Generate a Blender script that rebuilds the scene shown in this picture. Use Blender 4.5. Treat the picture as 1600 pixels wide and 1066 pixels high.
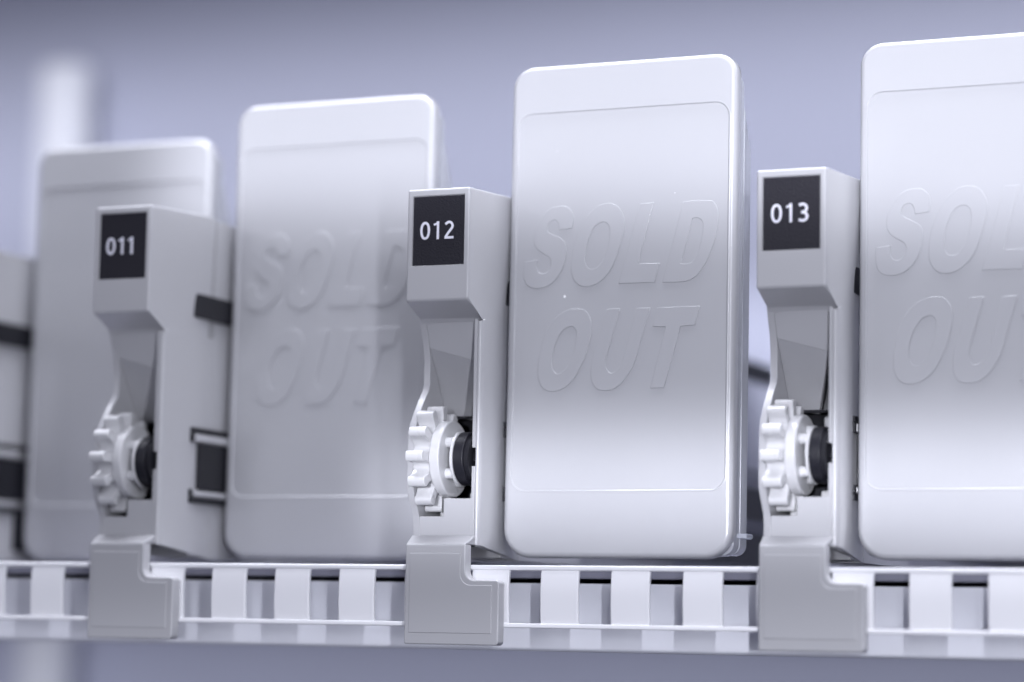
import bpy, bmesh, math, random
from mathutils import Vector, Matrix
random.seed(4)
for o in list(bpy.data.objects): bpy.data.objects.remove(o)
sc = bpy.context.scene
MM = 0.001

# ------------------------------------------------------------------ camera
cam = bpy.data.cameras.new('camera'); co = bpy.data.objects.new('camera', cam)
sc.collection.objects.link(co); sc.camera = co
r_ = Vector((0.91798778, 0.39619547, 0.01809934)); u_ = Vector((0.02788786, -0.11000409, 0.99353982)); w_ = Vector((-0.39562698, 0.91155266, 0.11203145))
cp = Vector((214.205, -444.617, -83.078)) * MM
co.matrix_world = Matrix(((r_.x, u_.x, -w_.x, cp.x), (r_.y, u_.y, -w_.y, cp.y), (r_.z, u_.z, -w_.z, cp.z), (0, 0, 0, 1)))
cam.sensor_width = 36; cam.lens = 91.647; cam.clip_start = 0.02; cam.clip_end = 20
cam.dof.use_dof = True; cam.dof.focus_distance = 0.490; cam.dof.aperture_fstop = 7.5

# ------------------------------------------------------------------ world and lamps
wd = bpy.data.worlds.new('World'); sc.world = wd; wd.use_nodes = True
wd.node_tree.nodes['Background'].inputs[0].default_value = (0.54, 0.56, 0.86, 1)
wd.node_tree.nodes['Background'].inputs[1].default_value = 0.13

def area(name, loc, target, sx, sy, radiance, col=(0.88, 0.90, 1.0), spread=180, roll=0):
    l = bpy.data.lights.new(name, 'AREA'); l.shape = 'RECTANGLE'; l.size = sx * MM; l.size_y = sy * MM
    l.energy = radiance * math.pi * (sx * MM) * (sy * MM); l.color = col; l.spread = math.radians(spread)
    o = bpy.data.objects.new(name, l); sc.collection.objects.link(o)
    o.location = Vector(loc) * MM
    d = (Vector(target) - Vector(loc)).normalized()
    o.rotation_euler = (d.to_track_quat('-Z', 'Y').to_matrix() @ Matrix.Rotation(math.radians(roll), 3, 'Z')).to_euler()
    return o
area('door_light_strip', (200, -290, 60), (0, 20, 40), 9, 360, 92)              # upright strip at the machine's door frame
area('upper_sheen_panel', (-165, -450, 125), (-165, 0, 125), 440, 100, 2.2)       # unseen panel, added for a soft sheen high on the case fronts
area('lower_sheen_panel', (-80, -450, -14), (-80, 0, -14), 300, 50, 2.6)  # second added panel, for the sheen lower down
area('upper_beam_panel', (360, -470, 24), (150, 0, 24), 390, 70, 1.18, spread=2.8, roll=-5.5)   # unseen lamps added for the light bands: narrow beams on the upper half,
area('wall_beam_panel', (160, -470, 122), (-50, 0, 122), 1300, 124, 0.98, spread=7)      # over the cases onto the rear wall,
area('lower_beam_panel', (292, -470, -54), (182, 0, -54), 380, 19, 1.15, spread=2.8)    # the lower third,
area('rail_beam_panel', (230, -470, -88), (20, 0, -88), 900, 14, 0.35, spread=3)     # the rail
area('floor_beam_panel', (160, -470, -165), (-50, 0, -165), 1300, 100, 0.9, spread=7)   # and under the shelf
area('cabinet_ceiling_light', (0, 30, 300), (0, 40, 0), 900, 120, 6.5, spread=80)

sc.cycles.use_light_tree = False
sc.view_settings.view_transform = 'Standard'; sc.view_settings.look = 'None'
sc.view_settings.exposure = 0; sc.view_settings.gamma = 1

# ------------------------------------------------------------------ materials
def mat(name, col, rough=0.4, coat=0.0, coat_rough=0.2, coat_ior=1.5, ior=1.45, sss=0.0, bump=0.0, bscale=900, mottle=0.0, metallic=0, trans=0.0, wave=0.0):
    m = bpy.data.materials.new(name); m.use_nodes = True; nt = m.node_tree; b = nt.nodes['Principled BSDF']
    b.inputs['Base Color'].default_value = (*col, 1); b.inputs['Roughness'].default_value = rough; b.inputs['IOR'].default_value = ior
    b.inputs['Coat Weight'].default_value = coat; b.inputs['Coat Roughness'].default_value = coat_rough; b.inputs['Coat IOR'].default_value = coat_ior
    b.inputs['Metallic'].default_value = metallic
    if sss:
        b.inputs['Subsurface Weight'].default_value = sss; b.inputs['Subsurface Radius'].default_value = (1, 1, 1); b.inputs['Subsurface Scale'].default_value = 0.002
    tc = nt.nodes.new('ShaderNodeTexCoord')
    if bump:
        n = nt.nodes.new('ShaderNodeTexNoise'); n.inputs['Scale'].default_value = bscale; n.inputs['Detail'].default_value = 4
        bp = nt.nodes.new('ShaderNodeBump'); bp.inputs['Strength'].default_value = bump; bp.inputs['Distance'].default_value = 0.0002
        nt.links.new(tc.outputs['Object'], n.inputs['Vector']); nt.links.new(n.outputs['Fac'], bp.inputs['Height'])
        nt.links.new(bp.outputs['Normal'], b.inputs['Normal'])
    if wave:
        n3 = nt.nodes.new('ShaderNodeTexNoise'); n3.inputs['Scale'].default_value = 45; n3.inputs['Detail'].default_value = 2
        b3 = nt.nodes.new('ShaderNodeBump'); b3.inputs['Strength'].default_value = wave; b3.inputs['Distance'].default_value = 0.001
        nt.links.new(tc.outputs['Object'], n3.inputs['Vector']); nt.links.new(n3.outputs['Fac'], b3.inputs['Height'])
        if bump: nt.links.new(b3.outputs['Normal'], bp.inputs['Normal'])
        else: nt.links.new(b3.outputs['Normal'], b.inputs['Normal']); nt.links.new(b3.outputs['Normal'], b.inputs['Coat Normal'])
    if mottle:
        n2 = nt.nodes.new('ShaderNodeTexNoise'); n2.inputs['Scale'].default_value = 70; n2.inputs['Detail'].default_value = 5
        mr = nt.nodes.new('ShaderNodeMapRange'); mr.inputs['From Min'].default_value = 0.3; mr.inputs['From Max'].default_value = 0.7
        mr.inputs['To Min'].default_value = rough - mottle; mr.inputs['To Max'].default_value = rough + mottle
        nt.links.new(tc.outputs['Object'], n2.inputs['Vector']); nt.links.new(n2.outputs['Fac'], mr.inputs['Value']); nt.links.new(mr.outputs[0], b.inputs['Roughness'])
        mx = nt.nodes.new('ShaderNodeMix'); mx.data_type = 'RGBA'
        mx.inputs['A'].default_value = (*[c * 0.97 for c in col], 1); mx.inputs['B'].default_value = (*[min(1, c * 1.02) for c in col], 1)
        nt.links.new(n2.outputs['Fac'], mx.inputs['Factor']); nt.links.new(mx.outputs['Result'], b.inputs['Base Color'])
    if trans:
        t = nt.nodes.new('ShaderNodeBsdfTransparent'); t.inputs[0].default_value = (0.93, 0.95, 1, 1)
        mixs = nt.nodes.new('ShaderNodeMixShader'); mixs.inputs[0].default_value = trans
        nt.links.new(b.outputs[0], mixs.inputs[1]); nt.links.new(t.outputs[0], mixs.inputs[2]); nt.links.new(mixs.outputs[0], nt.nodes['Material Output'].inputs[0])
    return m
M_unit = mat('light_grey_plastic', (0.44, 0.44, 0.455), 0.36, coat=0.5, coat_rough=0.2, coat_ior=1.5, mottle=0.04, bump=0.03, bscale=1500, wave=0.06)
M_lid = mat('milky_white_plastic', (0.42, 0.422, 0.44), 0.35, coat=0.8, coat_rough=0.2, coat_ior=1.5, mottle=0.07, wave=0.08)
M_shell = mat('clear_grey_plastic', (0.46, 0.47, 0.51), 0.25, coat=0.5, coat_rough=0.1, trans=0.2)
M_tab = mat('clear_plastic', (0.55, 0.57, 0.62), 0.12, coat=0.8, coat_rough=0.05, trans=0.5)
M_gear = mat('white_moulded_plastic', (0.58, 0.58, 0.59), 0.3, coat=0.4, coat_rough=0.12, mottle=0.05)
M_black = mat('black_rubber', (0.012, 0.012, 0.017), 0.45, ior=1.38, bump=0.25, bscale=1200)
M_dark = mat('black_plastic_rail', (0.010, 0.010, 0.014), 0.4, ior=1.35)
M_cav = mat('dark_grey_cavity', (0.012, 0.012, 0.016), 0.6, ior=1.3)
M_label = mat('black_label', (0.018, 0.017, 0.024), 0.5, ior=1.35, bump=0.9, bscale=2600)
M_print = mat('white_print', (0.82, 0.82, 0.90), 0.5)
M_rail = mat('white_rail_plastic', (0.93, 0.93, 0.95), 0.35, coat=0.3, coat_rough=0.15, mottle=0.04)
M_shelf = mat('white_painted_metal', (0.86, 0.87, 0.92), 0.28, coat=0.5, coat_rough=0.12, bump=0.06, bscale=700)
M_plate = mat('grey_tray', (0.22, 0.22, 0.27), 0.5)
M_wall = mat('lavender_grey_cabinet_wall', (0.48, 0.495, 0.60), 0.6)
M_post = mat('white_post', (0.88, 0.89, 0.93), 0.5)
M_speck = mat('white_dust', (0.9, 0.9, 0.9), 0.6)

# ------------------------------------------------------------------ mesh helpers (all sizes in millimetres)
class MB:
    def __init__(s): s.v = []; s.f = []
    def add(s, vs, fs):
        b = len(s.v); s.v += [tuple(v) for v in vs]; s.f += [tuple(b + i for i in f) for f in fs]
    def box(s, x0, x1, y0, y1, z0, z1):
        s.add([(x0, y0, z0), (x1, y0, z0), (x1, y1, z0), (x0, y1, z0), (x0, y0, z1), (x1, y0, z1), (x1, y1, z1), (x0, y1, z1)],
              [(0, 3, 2, 1), (4, 5, 6, 7), (0, 1, 5, 4), (1, 2, 6, 5), (2, 3, 7, 6), (3, 0, 4, 7)])
    def loft(s, A, B):                      # two matching closed polygons joined and capped
        n = len(A); s.add(list(A) + list(B), [tuple(range(n))[::-1], tuple(range(n, 2 * n))] + [(i, (i + 1) % n, n + (i + 1) % n, n + i) for i in range(n)])
    def prism_x(s, yz, x0, x1): s.loft([(x0, y, z) for y, z in yz], [(x1, y, z) for y, z in yz])
    def prism_y(s, xz, y0, y1): s.loft([(x, y0, z) for x, z in xz], [(x, y1, z) for x, z in xz])
    def cyl_x(s, x0, x1, yc, zc, r, n=64, r1=None):
        r1 = r if r1 is None else r1
        s.loft([(x0, yc + r * math.cos(t * 2 * math.pi / n), zc + r * math.sin(t * 2 * math.pi / n)) for t in range(n)],
               [(x1, yc + r1 * math.cos(t * 2 * math.pi / n), zc + r1 * math.sin(t * 2 * math.pi / n)) for t in range(n)])
    def build(s, name, m, parent=None, base=(0, 0, 0), bevel=0, seg=3, sharp=35, smooth=True, bang=30):
        me = bpy.data.meshes.new(name)
        me.from_pydata([((x - base[0]) * MM, (y - base[1]) * MM, (z - base[2]) * MM) for x, y, z in s.v], [], s.f); me.update()
        bm = bmesh.new(); bm.from_mesh(me); bmesh.ops.recalc_face_normals(bm, faces=bm.faces); bm.to_mesh(me); bm.free()
        me.materials.append(m)
        if smooth:
            for p in me.polygons: p.use_smooth = True
            if not bevel: me.set_sharp_from_angle(angle=math.radians(sharp))
        o = bpy.data.objects.new(name, me); sc.collection.objects.link(o); o.parent = parent
        if bevel:
            b = o.modifiers.new('bevel', 'BEVEL'); b.width = bevel * MM; b.segments = seg; b.limit_method = 'ANGLE'; b.angle_limit = math.radians(bang)
            b.harden_normals = True
        elif smooth:
            wn = o.modifiers.new('weighted_normals', 'WEIGHTED_NORMAL'); wn.keep_sharp = True; wn.weight = 100
        return o
def tag(o, label=None, cat=None, group=None, kind=None):
    if label: o['label'] = label
    if cat: o['category'] = cat
    if group: o['group'] = group
    if kind: o['kind'] = kind
    return o
def empty(name, loc):
    o = bpy.data.objects.new(name, None); sc.collection.objects.link(o); o.location = Vector(loc) * MM
    o.empty_display_size = 0.01
    return o
def kids(o): return [c for c in bpy.data.objects if c.parent == o]
def copy_tree(o, parent=None, skip=()):
    c = o.copy(); sc.collection.objects.link(c); c.parent = parent
    for ch in kids(o):
        if ch.name.split('.')[0] in skip: continue
        copy_tree(ch, c, skip)
    return c
def arc(cx, cz, r, a0, a1, n):
    return [(cx + r * math.cos(math.radians(a0 + (a1 - a0) * i / n)), cz + r * math.sin(math.radians(a0 + (a1 - a0) * i / n))) for i in range(n + 1)]

# ------------------------------------------------------------------ setting
w = MB(); w.box(-1500, 900, 580, 592, -520, 820)
wall = w.build('wall', M_wall, smooth=False); tag(wall, 'blurred lavender grey rear wall of the cabinet', 'wall', kind='structure')

shelf = empty('shelf', (0, 17, -86)); SB = (0, 17, -86)
tag(shelf, 'glossy white shelf edge with striped shadows running under all the holders', 'shelf')
s = MB(); s.prism_x([(16.8, -73.1), (18.6, -73.1), (18.6, -84.6), (30, -84.9), (30, -86.1), (17.6, -86.1), (16.8, -85.6)], -330, 330)
s.build('front_panel', M_shelf, shelf, SB, bevel=0.35)
s = MB(); s.box(-330, 330, 15.5, 260, -72.3, -70.6); s.build('tray_plate', M_plate, shelf, SB, bevel=0.3)
s = MB(); s.box(-330, 330, 22, 258, -84, -73.0); s.build('core', M_cav, shelf, SB)

# ------------------------------------------------------------------ slotted rail
rail = empty('slotted_rail', (0, 6, -81.8)); RB = (0, 6, -81.8)
tag(rail, 'white slotted rail clipped along the shelf edge behind the grey brackets', 'rail')
s = MB(); s.box(-300, 300, 4.9, 9.5, -71.05, -70.1); s.build('top_bar', M_rail, rail, RB, bevel=0.28)
s = MB(); s.box(-300, 300, 4.7, 9.0, -81.75, -80.85); s.build('bottom_bar', M_rail, rail, RB, bevel=0.28)
def slat(x0, x1):
    prof = []
    n = 14
    for i in range(n + 1):
        t = i / n; z = -70.75 - t * 10.5
        y = 5.2 - 0.5 * math.sin(math.pi * min(1, t * 1.0)) ** 0.55 + 0.0
        prof.append((y, z))
    back = [(y + 0.9, z) for y, z in prof][::-1]
    m = MB(); m.prism_x(prof + back, x0, x1)
    return m
k0 = -20
first = None
for k in range(k0, 20):
    xo = 19.38 + 14.03 * k
    x0 = xo + 6.4; x1 = xo + 14.03
    if first is None:
        first = slat(x0, x1).build('slat', M_rail, rail, RB, bevel=0.25, bang=40)
    else:
        c = first.copy(); sc.collection.objects.link(c); c.parent = rail; c.location = Vector(((k - k0) * 14.03 * MM, 0, 0))

# ------------------------------------------------------------------ the numbered holder
UB = (5.5, 6, -85.2)
def ribbon(m, pts, wd, y0, y1, closed=False):
    n = len(pts); L = []; Rr = []
    for i in range(n):
        a = Vector(pts[(i - 1) % n] if (closed or i > 0) else pts[0]); b = Vector(pts[(i + 1) % n] if (closed or i < n - 1) else pts[-1])
        d = (b - a).normalized(); nn = Vector((-d.y, d.x)); p = Vector(pts[i])
        if not closed and 0 < i < n - 1:
            d1 = (p - a).normalized(); cosh = max(0.5, d.dot(d1)); nn = nn / cosh
        L.append(p + nn * wd / 2); Rr.append(p - nn * wd / 2)
    rng = n if closed else n - 1
    for i in range(rng):
        j = (i + 1) % n
        A = [L[i], L[j], Rr[j], Rr[i]]
        m.add([(q.x, y0, q.y) for q in A] + [(q.x, y1, q.y) for q in A], [(0, 1, 2, 3), (4, 7, 6, 5), (0, 4, 5, 1), (2, 6, 7, 3)])
def digit(m, ch, x, z, h=3.45):
    y0, y1 = 0.10, 0.2; wd = 0.47; wdt = 2.05
    if ch == '0':
        ribbon(m, [(x + wdt / 2 + (wdt / 2 - wd / 2) * math.copysign(abs(math.cos(t)) ** 0.85, math.cos(t)), z - h / 2 + (h / 2 - wd / 2) * math.sin(t)) for t in [i * 2 * math.pi / 40 for i in range(40)]], wd, y0, y1, True)
    if ch == '1':
        xx = x + 1.22
        ribbon(m, [(xx, z), (xx, z - h)], wd, y0, y1)
        ribbon(m, [(xx + 0.15, z - 0.16), (xx - 0.35, z - 0.48), (xx - 0.85, z - 0.68)], wd * 0.8, y0 - 0.01, y1)
    if ch == '2':
        pts = [(x + 0.2, z - 0.62)] + [(x + 0.98 + 0.72 * math.cos(math.radians(a)), z - 0.98 + 0.74 * math.sin(math.radians(a))) for a in range(135, -31, -15)]
        pts += [(x + 1.3, z - 1.75), (x + 0.8, z - 2.35), (x + 0.28, z - 3.1)]
        ribbon(m, pts, wd, y0, y1); ribbon(m, [(x + 0.08, z - h + wd / 2), (x + 1.95, z - h + wd / 2)], wd, y0 - 0.01, y1)
    if ch == '3':
        ribbon(m, [(x + 0.2, z - 0.40)] + [(x + 0.88 + 0.72 * math.cos(math.radians(a)), z - 0.96 + 0.74 * math.sin(math.radians(a))) for a in range(100, -81, -15)] + [(x + 0.6, z - 1.66)], wd, y0, y1)
        ribbon(m, [(x + 0.6, z - 1.68)] + [(x + 0.88 + 0.82 * math.cos(math.radians(a)), z - 2.47 + 0.76 * math.sin(math.radians(a))) for a in range(75, -106, -15)] + [(x + 0.15, z - 3.05)], wd, y0 - 0.01, y1)

def make_unit():
    root = empty('number_holder', UB)
    # head: raised frame round the label
    V = [(-1.04, 0, 1.32), (12.0, 0, 1.32), (12.0, 0, -20.2), (-1.04, 0, -20.2), (-0.95, 6.0, -23.0), (12.0, 6.0, -23.0),
         (12.9, 20.7, 2.3), (12.45, 25.4, 2.4), (11.25, 25.4, -24.4), (12.9, 7.0, -24.4), (-1.04, 25.4, 2.4), (-1.04, 25.4, -24.4), (-1.0, 7, -24.4)]
    F = [(0, 1, 2, 3), (3, 2, 5, 4), (1, 6, 9), (1, 9, 2), (2, 9, 5), (6, 7, 8, 9), (0, 10, 7, 6, 1), (10, 11, 8, 7), (0, 3, 4, 12, 11, 10), (4, 5, 9, 12), (12, 9, 8, 11)]
    bm = bmesh.new(); vs = [bm.verts.new(Vector(v)) for v in V]
    for q in F: bm.faces.new([vs[i] for i in q])
    bmesh.ops.recalc_face_normals(bm, faces=bm.faces)
    es = []
    for e in bm.edges:
        ids = {vs.index(v) for v in e.verts}
        if e.calc_face_angle(0) > math.radians(12) and not ids <= {8, 9, 11, 12}: es.append(e)
    bmesh.ops.bevel(bm, geom=es, offset=0.42, segments=4, profile=0.5, affect='EDGES')
    ff = max((q for q in bm.faces if abs(q.normal.y) > 0.999 and abs(q.calc_center_median().y) < 0.01), key=lambda q: q.calc_area())
    cor = sorted(ff.verts, key=lambda v: math.atan2(v.co.z + 9, v.co.x - 5))
    iw = [(-0.08, -13.65), (11.05, -13.65), (11.05, 0.1), (-0.08, 0.1)]
    bm.faces.remove(ff)
    # rim round the window: a rounded lip, then a drop to the label bed
    prev = cor
    if len(cor) == 4:
        for g, y in ((0.0, 0.0), (0.06, 0.02), (0.12, 0.1), (0.14, 0.32)):
            cur = [bm.verts.new((x + (g if x < 5 else -g), y, z + (g if z < -5 else -g))) for x, z in iw]
            for i in range(4): bm.faces.new((prev[i], prev[(i + 1) % 4], cur[(i + 1) % 4], cur[i]))
            prev = cur
        bm.faces.new(prev)
    else: print('HEAD FRONT FACE', len(cor))
    bmesh.ops.recalc_face_normals(bm, faces=bm.faces)
    for v in bm.verts: v.co = (v.co - Vector(UB)) * MM
    me = bpy.data.meshes.new('head'); bm.to_mesh(me); bm.free(); me.materials.append(M_unit)
    for q in me.polygons: q.use_smooth = True
    me.set_sharp_from_angle(angle=math.radians(32))
    ho = bpy.data.objects.new('head', me); sc.collection.objects.link(ho); ho.parent = root
    wn = ho.modifiers.new('weighted_normals', 'WEIGHTED_NORMAL'); wn.keep_sharp = True; wn.weight = 100
    lb = MB(); lb.box(0.16, 10.8, 0.2, 0.31, -13.4, -0.12)
    lbo = lb.build('number_label', M_label, root, UB)
    # housing under the head
    b = MB()
    zt, zb = -24.45, -66.3
    # right wall: rounded outer corner, small notch in its front edge
    zbf = lambda y: -66.3 - 2.3 * (y - 5.5) / 22.5
    ztf = lambda y: -23.7 + 1.0 * min(1, (y - 5.5) / 2.0)
    plan = [(11.7, 5.56), (11.95, 5.5), (12.3, 5.6), (12.6, 5.9), (12.8, 6.3), (12.87, 7.0), (11.22, 25.6), (11.15, 26.3), (11.15, 28), (10.95, 28), (10.95, 7.6), (11.7, 7.6)]
    b.loft([(x, y, ztf(y)) for x, y in plan], [(x, y, zbf(y)) for x, y in plan])
    b.box(10.97, 11.68, 5.52, 7.58, -47.9, -23.3); b.box(10.97, 11.68, 5.52, 7.58, -66.35, -51.4)
    # left wall whose front edge swells forward beside the wheel
    fr = [(6.2, -22.9), (7.3, -25.6), (8.2, -27.8), (8.75, -31), (8.85, -35.4), (8.4, -36.6), (6.6, -38.6), (4.6, -41.2), (2.95, -43.7), (2.4, -46.5), (2.3, -50), (2.35, -55.4), (3.0, -57.4), (4.1, -58.9), (5.1, -60.6), (5.5, -62.5), (5.5, zb)]
    b.prism_x(fr + [(28, -68.6), (28, -24.0)], -1.04, 0.3)
    # rear block and deep divider
    b.box(-1.0, 11.15, 28.2, 118, -68.6, 2.2)
    b.box(0.28, 10.97, 20.0, 28.1, -68.3, -24.6)
    bo = b.build('housing', M_unit, root, UB, bevel=0.3)
    # stepped panel in front, under the wheel
    p = MB()
    p.prism_y([(0.28, -60.9), (5.25, -60.9), (5.25, -57.5), (10.97, -57.5), (10.97, -64.6), (0.28, -64.6)], 5.62, 7.0)
    p.build('front_panel', M_unit, root, UB, bevel=0.08)
    c = MB(); c.box(0.32, 10.93, 19.3, 19.95, -62, -41); c.box(0.32, 10.93, 7.1, 19.3, -66.2, -61.8); c.box(0.32, 10.93, 14.2, 19.3, -41.6, -41.1)
    c.build('cavity', M_cav, root, UB)
    # funnel: short upper panel then a long slope running back
    q = MB()
    q.loft([(0.32, 6.25, -22.8), (10.5, 6.25, -22.8), (10.5, 7.6, -22.8), (0.32, 7.6, -22.8)], [(0.32, 8.5, -28.4), (9.9, 9.0, -31.0), (9.9, 10.4, -31.0), (0.32, 9.9, -28.4)])
    q.loft([(0.32, 8.5, -28.42), (9.9, 9.0, -31.02), (9.9, 10.4, -31.02), (0.32, 9.9, -28.42)], [(0.32, 17.2, -41.3), (6.2, 15.5, -41.7), (6.2, 17.0, -41.7), (0.32, 18.7, -41.3)])
    q.build('funnel_panel', M_unit, root, UB, bevel=0.1)
    # wheel
    g = MB(); yc, zc = 8.3, -49.85
    prof = []; T = 12; rng = 26
    for t in range(T):
        a0 = math.pi + t * 2 * math.pi / T
        for rr, da in ((6.55, -11.5), (6.9, -9.0), (7.9, -6.3), (8.7, -5.9), (9.3, -6.3), (9.75, -5.9), (10.05, -4.2), (10.15, -1.6), (10.15, 1.6), (10.05, 4.2), (9.75, 5.9), (9.3, 6.3), (8.7, 5.9), (7.9, 6.3), (6.9, 9.0), (6.55, 11.5)):
            a = a0 + math.radians(da); prof.append((yc + rr * math.cos(a), zc + rr * math.sin(a)))
    g.prism_x(prof, 0.45, 4.0)
    gw = g.build('star_wheel', M_gear, root, UB, bevel=0.16, seg=2, bang=50)
    d = MB(); d.cyl_x(4.0, 6.1, yc, zc, 7.35, 72); d.build('hub_disc', M_gear, gw, UB, bevel=0.35)
    pn = MB()
    for a in (10, 75, 139, 221, 290):
        pn.cyl_x(6.0, 7.45, yc + 4.5 * math.cos(math.radians(a)), zc + 4.5 * math.sin(math.radians(a)), 1.0, 24)
    pn.build('hub_pin', M_gear, gw, UB, bevel=0.12)
    wsh = MB(); wsh.cyl_x(7.35, 7.95, yc, zc, 5.35, 64); wsh.build('washer', M_gear, gw, UB, bevel=0.2)
    bl = MB(); bl.cyl_x(7.95, 10.1, yc, zc, 5.15, 64); bl.build('rubber_roller', M_black, root, UB, bevel=0.3)
    ax = MB(); ax.cyl_x(10.1, 10.93, yc, zc, 4.6, 48)
    ax.build('axle', M_cav, root, UB)
    # toothed spindle end behind the notch
    sp = MB(); pr = []
    for i in range(20):
        rr = 2.2 if i % 2 else 1.75; a = i * math.pi / 10
        pr.append((8.3 + rr * math.cos(a), -49.7 + rr * math.sin(a)))
    sp.prism_x(pr, 11.0 - .06, 11.9); sp.build('spindle', M_cav, root, UB)
    cl = MB(); cl.box(8.1, 10.9, 12.2, 15.8, -44.6, -42.5); cl.box(7.6, 10.2, 12.2, 15.8, -60.2, -56.0); cl.box(2.6, 5.0, 9.5, 12.5, -61.7, -52)
    cl.build('bearing_block', M_gear, root, UB, bevel=0.45)
    # bracket
    k = MB()
    k.loft([(-1.2, 5.3, -64.55), (12.05, 5.3, -64.55), (12.05, 8, -64.55), (-1.2, 8, -64.55)], [(-0.75, 1.75, -66.35), (11.7, 1.75, -66.35), (11.7, 8, -66.35), (-0.75, 8, -66.35)])
    pts = [(-0.72, -66.3), (-0.72, -85.1)] + arc(17.95, -84.35, 0.75, -90, 0, 5) + arc(17.95, -73.75, 0.75, 0, 90, 5) + arc(13.6, -71.1, 1.9, 270, 180, 7) + [(11.7, -66.3)]
    k.prism_y(pts, 1.8, 4.6)
    kb = k.build('bracket', M_unit, root, UB, bevel=0.3, bang=25)
    ip = [(0.25, -68.0), (0.25, -82.95), (17.3, -82.95), (17.3, -73.95)] + arc(12.9, -71.85, 2.1, 270, 180, 7)[0:] + [(10.8, -68.0)]
    k2 = MB(); k2.prism_y(ip, 1.62, 1.9); k2.build('raised_plate', M_unit, kb, UB, bevel=0.12, bang=25)
    # black bars on the right flank
    r1 = MB(); r1.box(10.99, 12.3, 17.6, 190, -19.2, -14.2); r1.build('upper_bar', M_dark, root, UB, bevel=0.2)
    # lower channel: frame, light insert, recessed floor
    r2 = MB(); r2.box(10.99, 12.3, 18.1, 190, -43.0, -41.9); r2.box(10.99, 12.3, 21.4, 190, -54.6, -45.0); r2.box(10.99, 12.3, 18.1, 190, -57.4, -56.2)
    r2.box(10.99, 12.3, 18.1, 19.3, -45.0, -43.1); r2.box(10.99, 12.3, 18.1, 19.3, -56.15, -54.6)
    r2.box(10.99, 12.3, 60, 190, -66, -57.45); r2.build('lower_channel', M_dark, root, UB, bevel=0.15)
    r3 = MB(); r3.box(10.99, 12.4, 19.8, 60, -44.8, -43.2); r3.box(10.99, 12.4, 19.8, 60, -56.0, -54.9); r3.build('channel_lip', M_unit, root, UB, bevel=0.3)
    return root
unit = make_unit()
GU = 'numbered holders clipped along the rail'
labels = {-2: 'light grey holder cut off by the left edge, only its flank with black bars showing',
          -1: 'grey plastic holder with black label reading 011 and star wheel',
          0: 'grey plastic holder with black label reading 012 and star wheel',
          1: 'grey plastic holder with black label reading 013 and star wheel'}
nums = {-1: '011', 0: '012', 1: '013'}
units = {k: (unit if k == 0 else copy_tree(unit, None)) for k in (-2, -1, 0, 1)}
for k, u in units.items():
    wh = [c for c in kids(u) if c.name.startswith('star_wheel')][0]
    th = math.radians({-2: 7, -1: -3.5, 0: 0, 1: 4}[k]); cy, cz = 2.3 * MM, 35.35 * MM
    wh.rotation_euler = (th, 0, 0); wh.location = (0, cy - (cy * math.cos(th) - cz * math.sin(th)), cz - (cy * math.sin(th) + cz * math.cos(th)))
    u.location = Vector((UB[0] + 70 * k, UB[1], UB[2])) * MM
    tag(u, labels[k], 'holder', GU)
    if k in nums:
        lab = [c for c in kids(u) if c.name.startswith('number_label')][0]
        d = MB()
        for ch, xx in zip(nums[k], (1.66, 4.15, 6.72 if nums[k][2] != '1' else 6.35)):
            digit(d, ch, xx, -5.0)
        d.build('digits', M_print, lab, UB, smooth=False)

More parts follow.
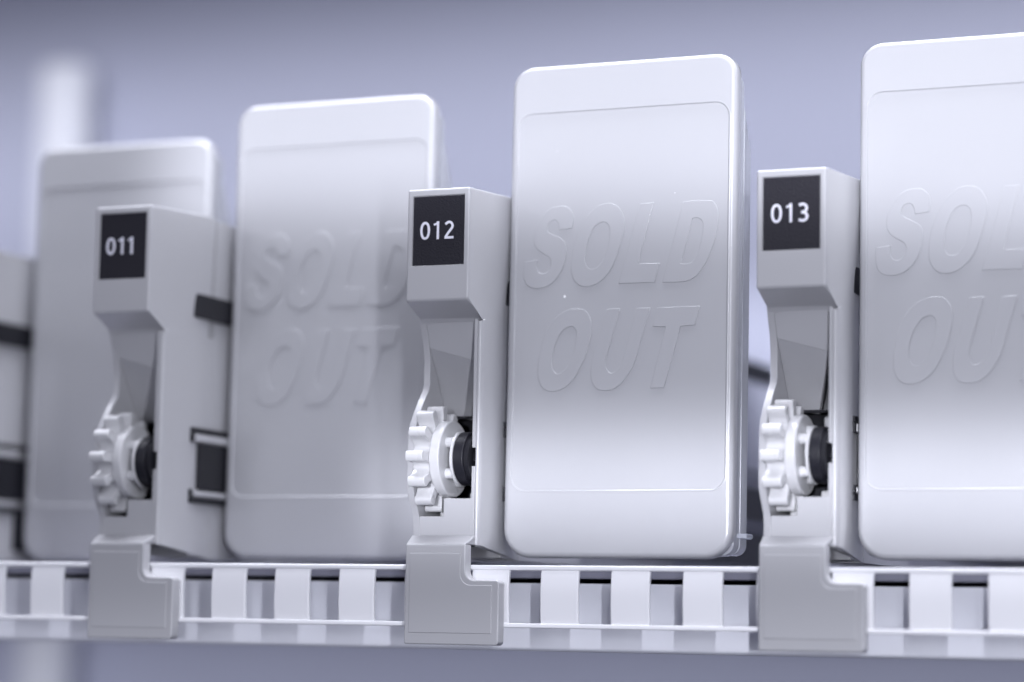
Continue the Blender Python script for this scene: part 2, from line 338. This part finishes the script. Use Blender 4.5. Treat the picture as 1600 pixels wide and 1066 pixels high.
# ------------------------------------------------------------------ SOLD OUT cases
W, H = 46.37, 96.0
LET = {
'S': [[(10.62,63.24,1),(13.3,63.49,1),(13.52,65.82,0),(13.0,66.97,0),(11.88,67.87,0),(10.38,67.95,0),(8.57,67.57,0),(6.99,66.13,0),(5.9,64.49,0),(5.34,62.44,0),(5.43,60.74,0),(6.3,59.48,0),(7.52,58.68,0),(8.64,57.98,0),(9.01,56.84,0),(8.49,55.55,0),(7.55,54.87,0),(6.54,55.1,0),(5.96,56.3,0),(6.13,57.61,1),(3.47,57.34,1),(3.23,55.94,0),(3.37,54.05,0),(4.0,52.81,0),(5.23,52.11,0),(7.24,52.07,0),(9.24,52.9,0),(11.01,54.89,0),(11.87,57.1,0),(12.13,59.14,0),(11.8,60.84,0),(10.69,61.73,0),(9.47,62.35,0),(8.35,62.97,0),(8.04,63.83,0),(8.52,64.84,0),(9.62,65.26,0),(10.4,64.56,0)]] ,
'O': [[(22.25,67.55,0),(23.14,66.76,0),(23.96,64.96,0),(24.08,63.09,0),(23.53,60.7,0),(22.4,57.13,0),(21.14,54.68,0),(19.19,52.81,0),(17.23,52.04,0),(15.24,52.21,0),(13.83,53.47,0),(13.25,55.55,0),(13.44,58.53,0),(14.28,62.04,0),(15.83,64.97,0),(17.98,67.29,0),(19.55,67.93,0),(21.13,68.02,0)],[(19.9,64.4,0),(20.8,63.8,0),(21.12,62.3,0),(20.77,59.71,0),(19.91,57.33,0),(18.56,55.62,0),(17.17,55.39,0),(16.27,56.27,0),(16.14,58.23,0),(16.59,60.82,0),(17.64,63.2,0),(18.72,64.18,0)]] ,
'L': [[(27.16,67.63,1),(29.93,67.73,1),(27.03,56.02,1),(31.31,55.98,1),(30.44,52.3,1),(23.07,52.35,1)]] ,
'D': [[(36.0,67.67,1),(41.29,67.57,0),(42.25,67.03,0),(42.87,65.53,0),(42.95,63.15,0),(42.41,60.24,0),(41.58,57.72,0),(40.46,55.39,0),(38.95,53.44,0),(37.42,52.49,0),(35.89,52.19,0),(31.94,52.24,1)],[(37.87,64.3,1),(39.02,64.28,0),(39.8,63.66,0),(40.0,62.37,0),(39.64,60.0,0),(38.9,57.47,0),(37.96,56.04,0),(36.81,55.63,0),(35.66,55.73,1)]] ,
'O2': [[(14.78,47.82,0),(16.18,47.44,0),(17.29,46.11,0),(17.68,44.06,0),(17.36,41.48,0),(16.33,38.0,0),(14.6,34.71,0),(12.85,32.9,0),(11.07,32.01,0),(8.88,31.97,0),(7.46,33.02,0),(6.78,34.89,0),(6.81,37.86,0),(7.5,41.38,0),(8.85,44.51,0),(10.62,46.51,0),(12.6,47.56,0)],[(13.65,44.37,0),(14.41,43.79,0),(14.63,42.48,0),(14.31,40.08,0),(13.56,37.88,0),(12.39,36.06,0),(11.01,35.26,0),(10.01,35.84,0),(9.58,37.24,0),(9.84,39.65,0),(10.7,42.04,0),(12.06,43.86,0)]] ,
'U': [[(20.81,47.51,1),(23.46,47.54,1),(22.16,42.82,0),(20.95,38.61,0),(20.68,36.96,0),(21.09,35.76,0),(21.88,35.19,0),(23.24,35.8,0),(24.1,37.25,0),(24.75,39.62,0),(26.79,47.46,1),(29.61,47.52,1),(27.84,41.37,0),(26.73,37.37,0),(25.59,35.19,0),(24.06,33.21,0),(22.32,32.06,0),(20.17,31.86,0),(18.98,32.22,0),(17.97,33.71,0),(17.74,35.75,0),(18.09,38.69,0),(19.03,41.8,0)]] ,
'T': [[(31.06,47.47,1),(39.52,47.5,1),(38.64,43.88,1),(35.77,43.73,1),(32.6,32.08,1),(29.87,32.09,1),(32.75,43.7,1),(30.14,43.87,1)]] ,
}
CB = (W / 2, 4, 0)
def word(name, keys, m, parent):
    cu = bpy.data.curves.new('tmp', 'CURVE'); cu.dimensions = '2D'; cu.fill_mode = 'BOTH'; cu.resolution_u = 6
    bv = 0.07; cu.bevel_depth = bv * MM; cu.bevel_resolution = 1; cu.offset = -bv * MM; cu.extrude = 0.11 * MM
    for k in keys:
        for loop in LET[k]:
            sp = cu.splines.new('BEZIER'); sp.bezier_points.add(len(loop) - 1); sp.use_cyclic_u = True
            n = len(loop)
            for i, (x, z, c) in enumerate(loop):
                bp = sp.bezier_points[i]; P = Vector((x, z, 0)) * MM
                pv = Vector((loop[i - 1][0], loop[i - 1][1], 0)) * MM; nx = Vector((loop[(i + 1) % n][0], loop[(i + 1) % n][1], 0)) * MM
                bp.handle_left_type = bp.handle_right_type = 'FREE'
                bp.co = P
                if c: bp.handle_left = P + (pv - P) / 3; bp.handle_right = P + (nx - P) / 3
                else:
                    t = (nx - pv).normalized()
                    bp.handle_left = P - t * (P - pv).length / 3; bp.handle_right = P + t * (nx - P).length / 3
    tmp = bpy.data.objects.new('tmp', cu); sc.collection.objects.link(tmp)
    dg = bpy.context.evaluated_depsgraph_get(); me = bpy.data.meshes.new_from_object(tmp.evaluated_get(dg))
    bpy.data.objects.remove(tmp)
    # curve plane (x, y) -> front of the case (x, z); raised towards -y
    front = (0.22 - 0.20) * MM + 0.23 * MM
    for v in me.vertices:
        x, z, t = v.co; v.co = (x - CB[0] * MM, -t + 0.21 * MM - CB[1] * MM, z)
    me.name = name; me.materials.clear(); me.materials.append(m)
    for p in me.polygons: p.use_smooth = abs(p.normal.y) < 0.98
    o = bpy.data.objects.new(name, me); sc.collection.objects.link(o); o.parent = parent
    return o
def rr(x0, x1, z0, z1, rb, rt, n=8):
    return arc(x1 - rb, z0 + rb, rb, -90, 0, n) + arc(x1 - rt, z1 - rt, rt, 0, 90, n) + arc(x0 + rt, z1 - rt, rt, 90, 180, n) + arc(x0 + rb, z0 + rb, rb, 180, 270, n)
def make_case():
    root = empty('product_case', CB)
    m = MB(); loops = []
    def ring(i, y): loops.append([(x, y, z) for x, z in rr(i, W - i, i, H - i, 5.6 - i, 4.3 - i)])
    ring(0.3, 3.0); ring(0.0, 2.75); ring(0.0, 1.2)
    for a in (15, 30, 45, 60, 75, 90):
        ring(1.1 * (1 - math.cos(math.radians(a))), 1.2 - 1.2 * math.sin(math.radians(a)) + (0.0))
    def inset(i, y): loops.append([(x, y, z) for x, z in rr(1.55 + i, 45.0 - i, 12.75 + i, 86.55 - i, 2.9 - i, 2.9 - i)])
    inset(-0.30, 0.0); inset(-0.2, -0.05); inset(-0.08, -0.07); inset(0.02, -0.03); inset(0.14, 0.17); inset(0.22, 0.2)
    n = len(loops[0]); vs = [v for l in loops for v in l]; fs = []
    for a in range(len(loops) - 1):
        for i in range(n): fs.append((a * n + i, a * n + (i + 1) % n, (a + 1) * n + (i + 1) % n, (a + 1) * n + i))
    fs.append(tuple((len(loops) - 1) * n + i for i in range(n))); fs.append(tuple(range(n))[::-1])
    m.add(vs, fs)
    lid = m.build('lid', M_lid, root, CB, sharp=70)
    for p in lid.data.polygons:
        if len(p.vertices) > 4: p.use_smooth = False
    word('embossed_word', ['S', 'O', 'L', 'D'], M_lid, lid)
    word('embossed_word', ['O2', 'U', 'T'], M_lid, lid)
    # rear shell in two steps, the deeper one starting lower with a sloping shoulder
    s = MB()
    A = rr(0.5, W - 0.5, 0.6, H - 3.0, 2.4, 2.6); s.loft([(x, 2.95, z) for x, z in A], [(x, 6.2, z) for x, z in A])
    s.build('inner_shell', M_shell, root, CB, bevel=0.25)
    s = MB(); B1 = rr(0.35, W - 0.35, 0.9, H - 7.5, 2.0, 3.0); B2 = rr(0.4, W - 0.4, 0.9, H - 15, 2.0, 3.0)
    s.loft([(x, 6.25, z) for x, z in B1], [(x, 10.2, z) for x, z in B2])
    s.build('rear_shell', M_shell, root, CB, bevel=0.6, seg=4)
    t = MB(); t.prism_x([(5.0, 4.0), (8.4, 3.95), (9.0, 4.2), (9.0, 4.8), (8.4, 5.0), (5.0, 4.9)], W - 0.8, W + 1.3)
    t.build('side_tab', M_tab, root, CB, bevel=0.2)
    return root
case = make_case()
CL = [(-127 + 13.21 - 0.0 + 0.0, 60.7), (-57.71, 31.9), (13.0, 15.8), (82.97, 16.9)]
CL[0] = (12.87 + 0.34 - 140, 60.7)
cl = ['pale case pushed furthest back, behind the holder reading 011',
      'pale SOLD OUT case half in shadow, between holders 011 and 012',
      'white SOLD OUT case shown whole, between holders 012 and 013',
      'white SOLD OUT case cut off by the right edge of the photo']
cases = [case if i == 2 else copy_tree(case) for i in range(4)]
for k in [k for l in kids(cases[0]) for k in kids(l)]: bpy.data.objects.remove(k)   # nothing can be read on the furthest case
for i, (x, y) in enumerate(CL):
    c = cases[i]
    c.location = Vector((x + CB[0], y + CB[1], -68.36)) * MM
    c.rotation_euler = (-0.011, 0, 0)
    tag(c, cl[i], 'case', 'SOLD OUT cases between the holders')
    if i == 2:
        lid = [k for k in kids(c) if k.name.startswith('lid')][0]
        for sx, sz, sr, st in ((11.95, 50.25, 0.24, 1.3), (9.8, 78.9, 0.06, 1.0), (34.2, 69.4, 0.06, 1.8), (20.4, 28.2, 0.05, 1.2)):
            d = MB(); d.cyl_x(0, 0.1, 0, 0, sr, 7)
            y0 = 0.16
            d.v = [(sx + y, y0 + x * .5, sz + z * st) for x, y, z in d.v]
            d.build('dust_speck', M_speck, lid, CB)

# ------------------------------------------------------------------ blurred post at the back
p = MB(); p.box(-11, 11, 0, 14, -170, 172); po = p.build('white_post', M_post, None, (0, 0, -170), bevel=3)
po.location = Vector((-440, 540, -170)) * MM
tag(po, 'blurred white upright post at the far left behind the shelf', 'post')
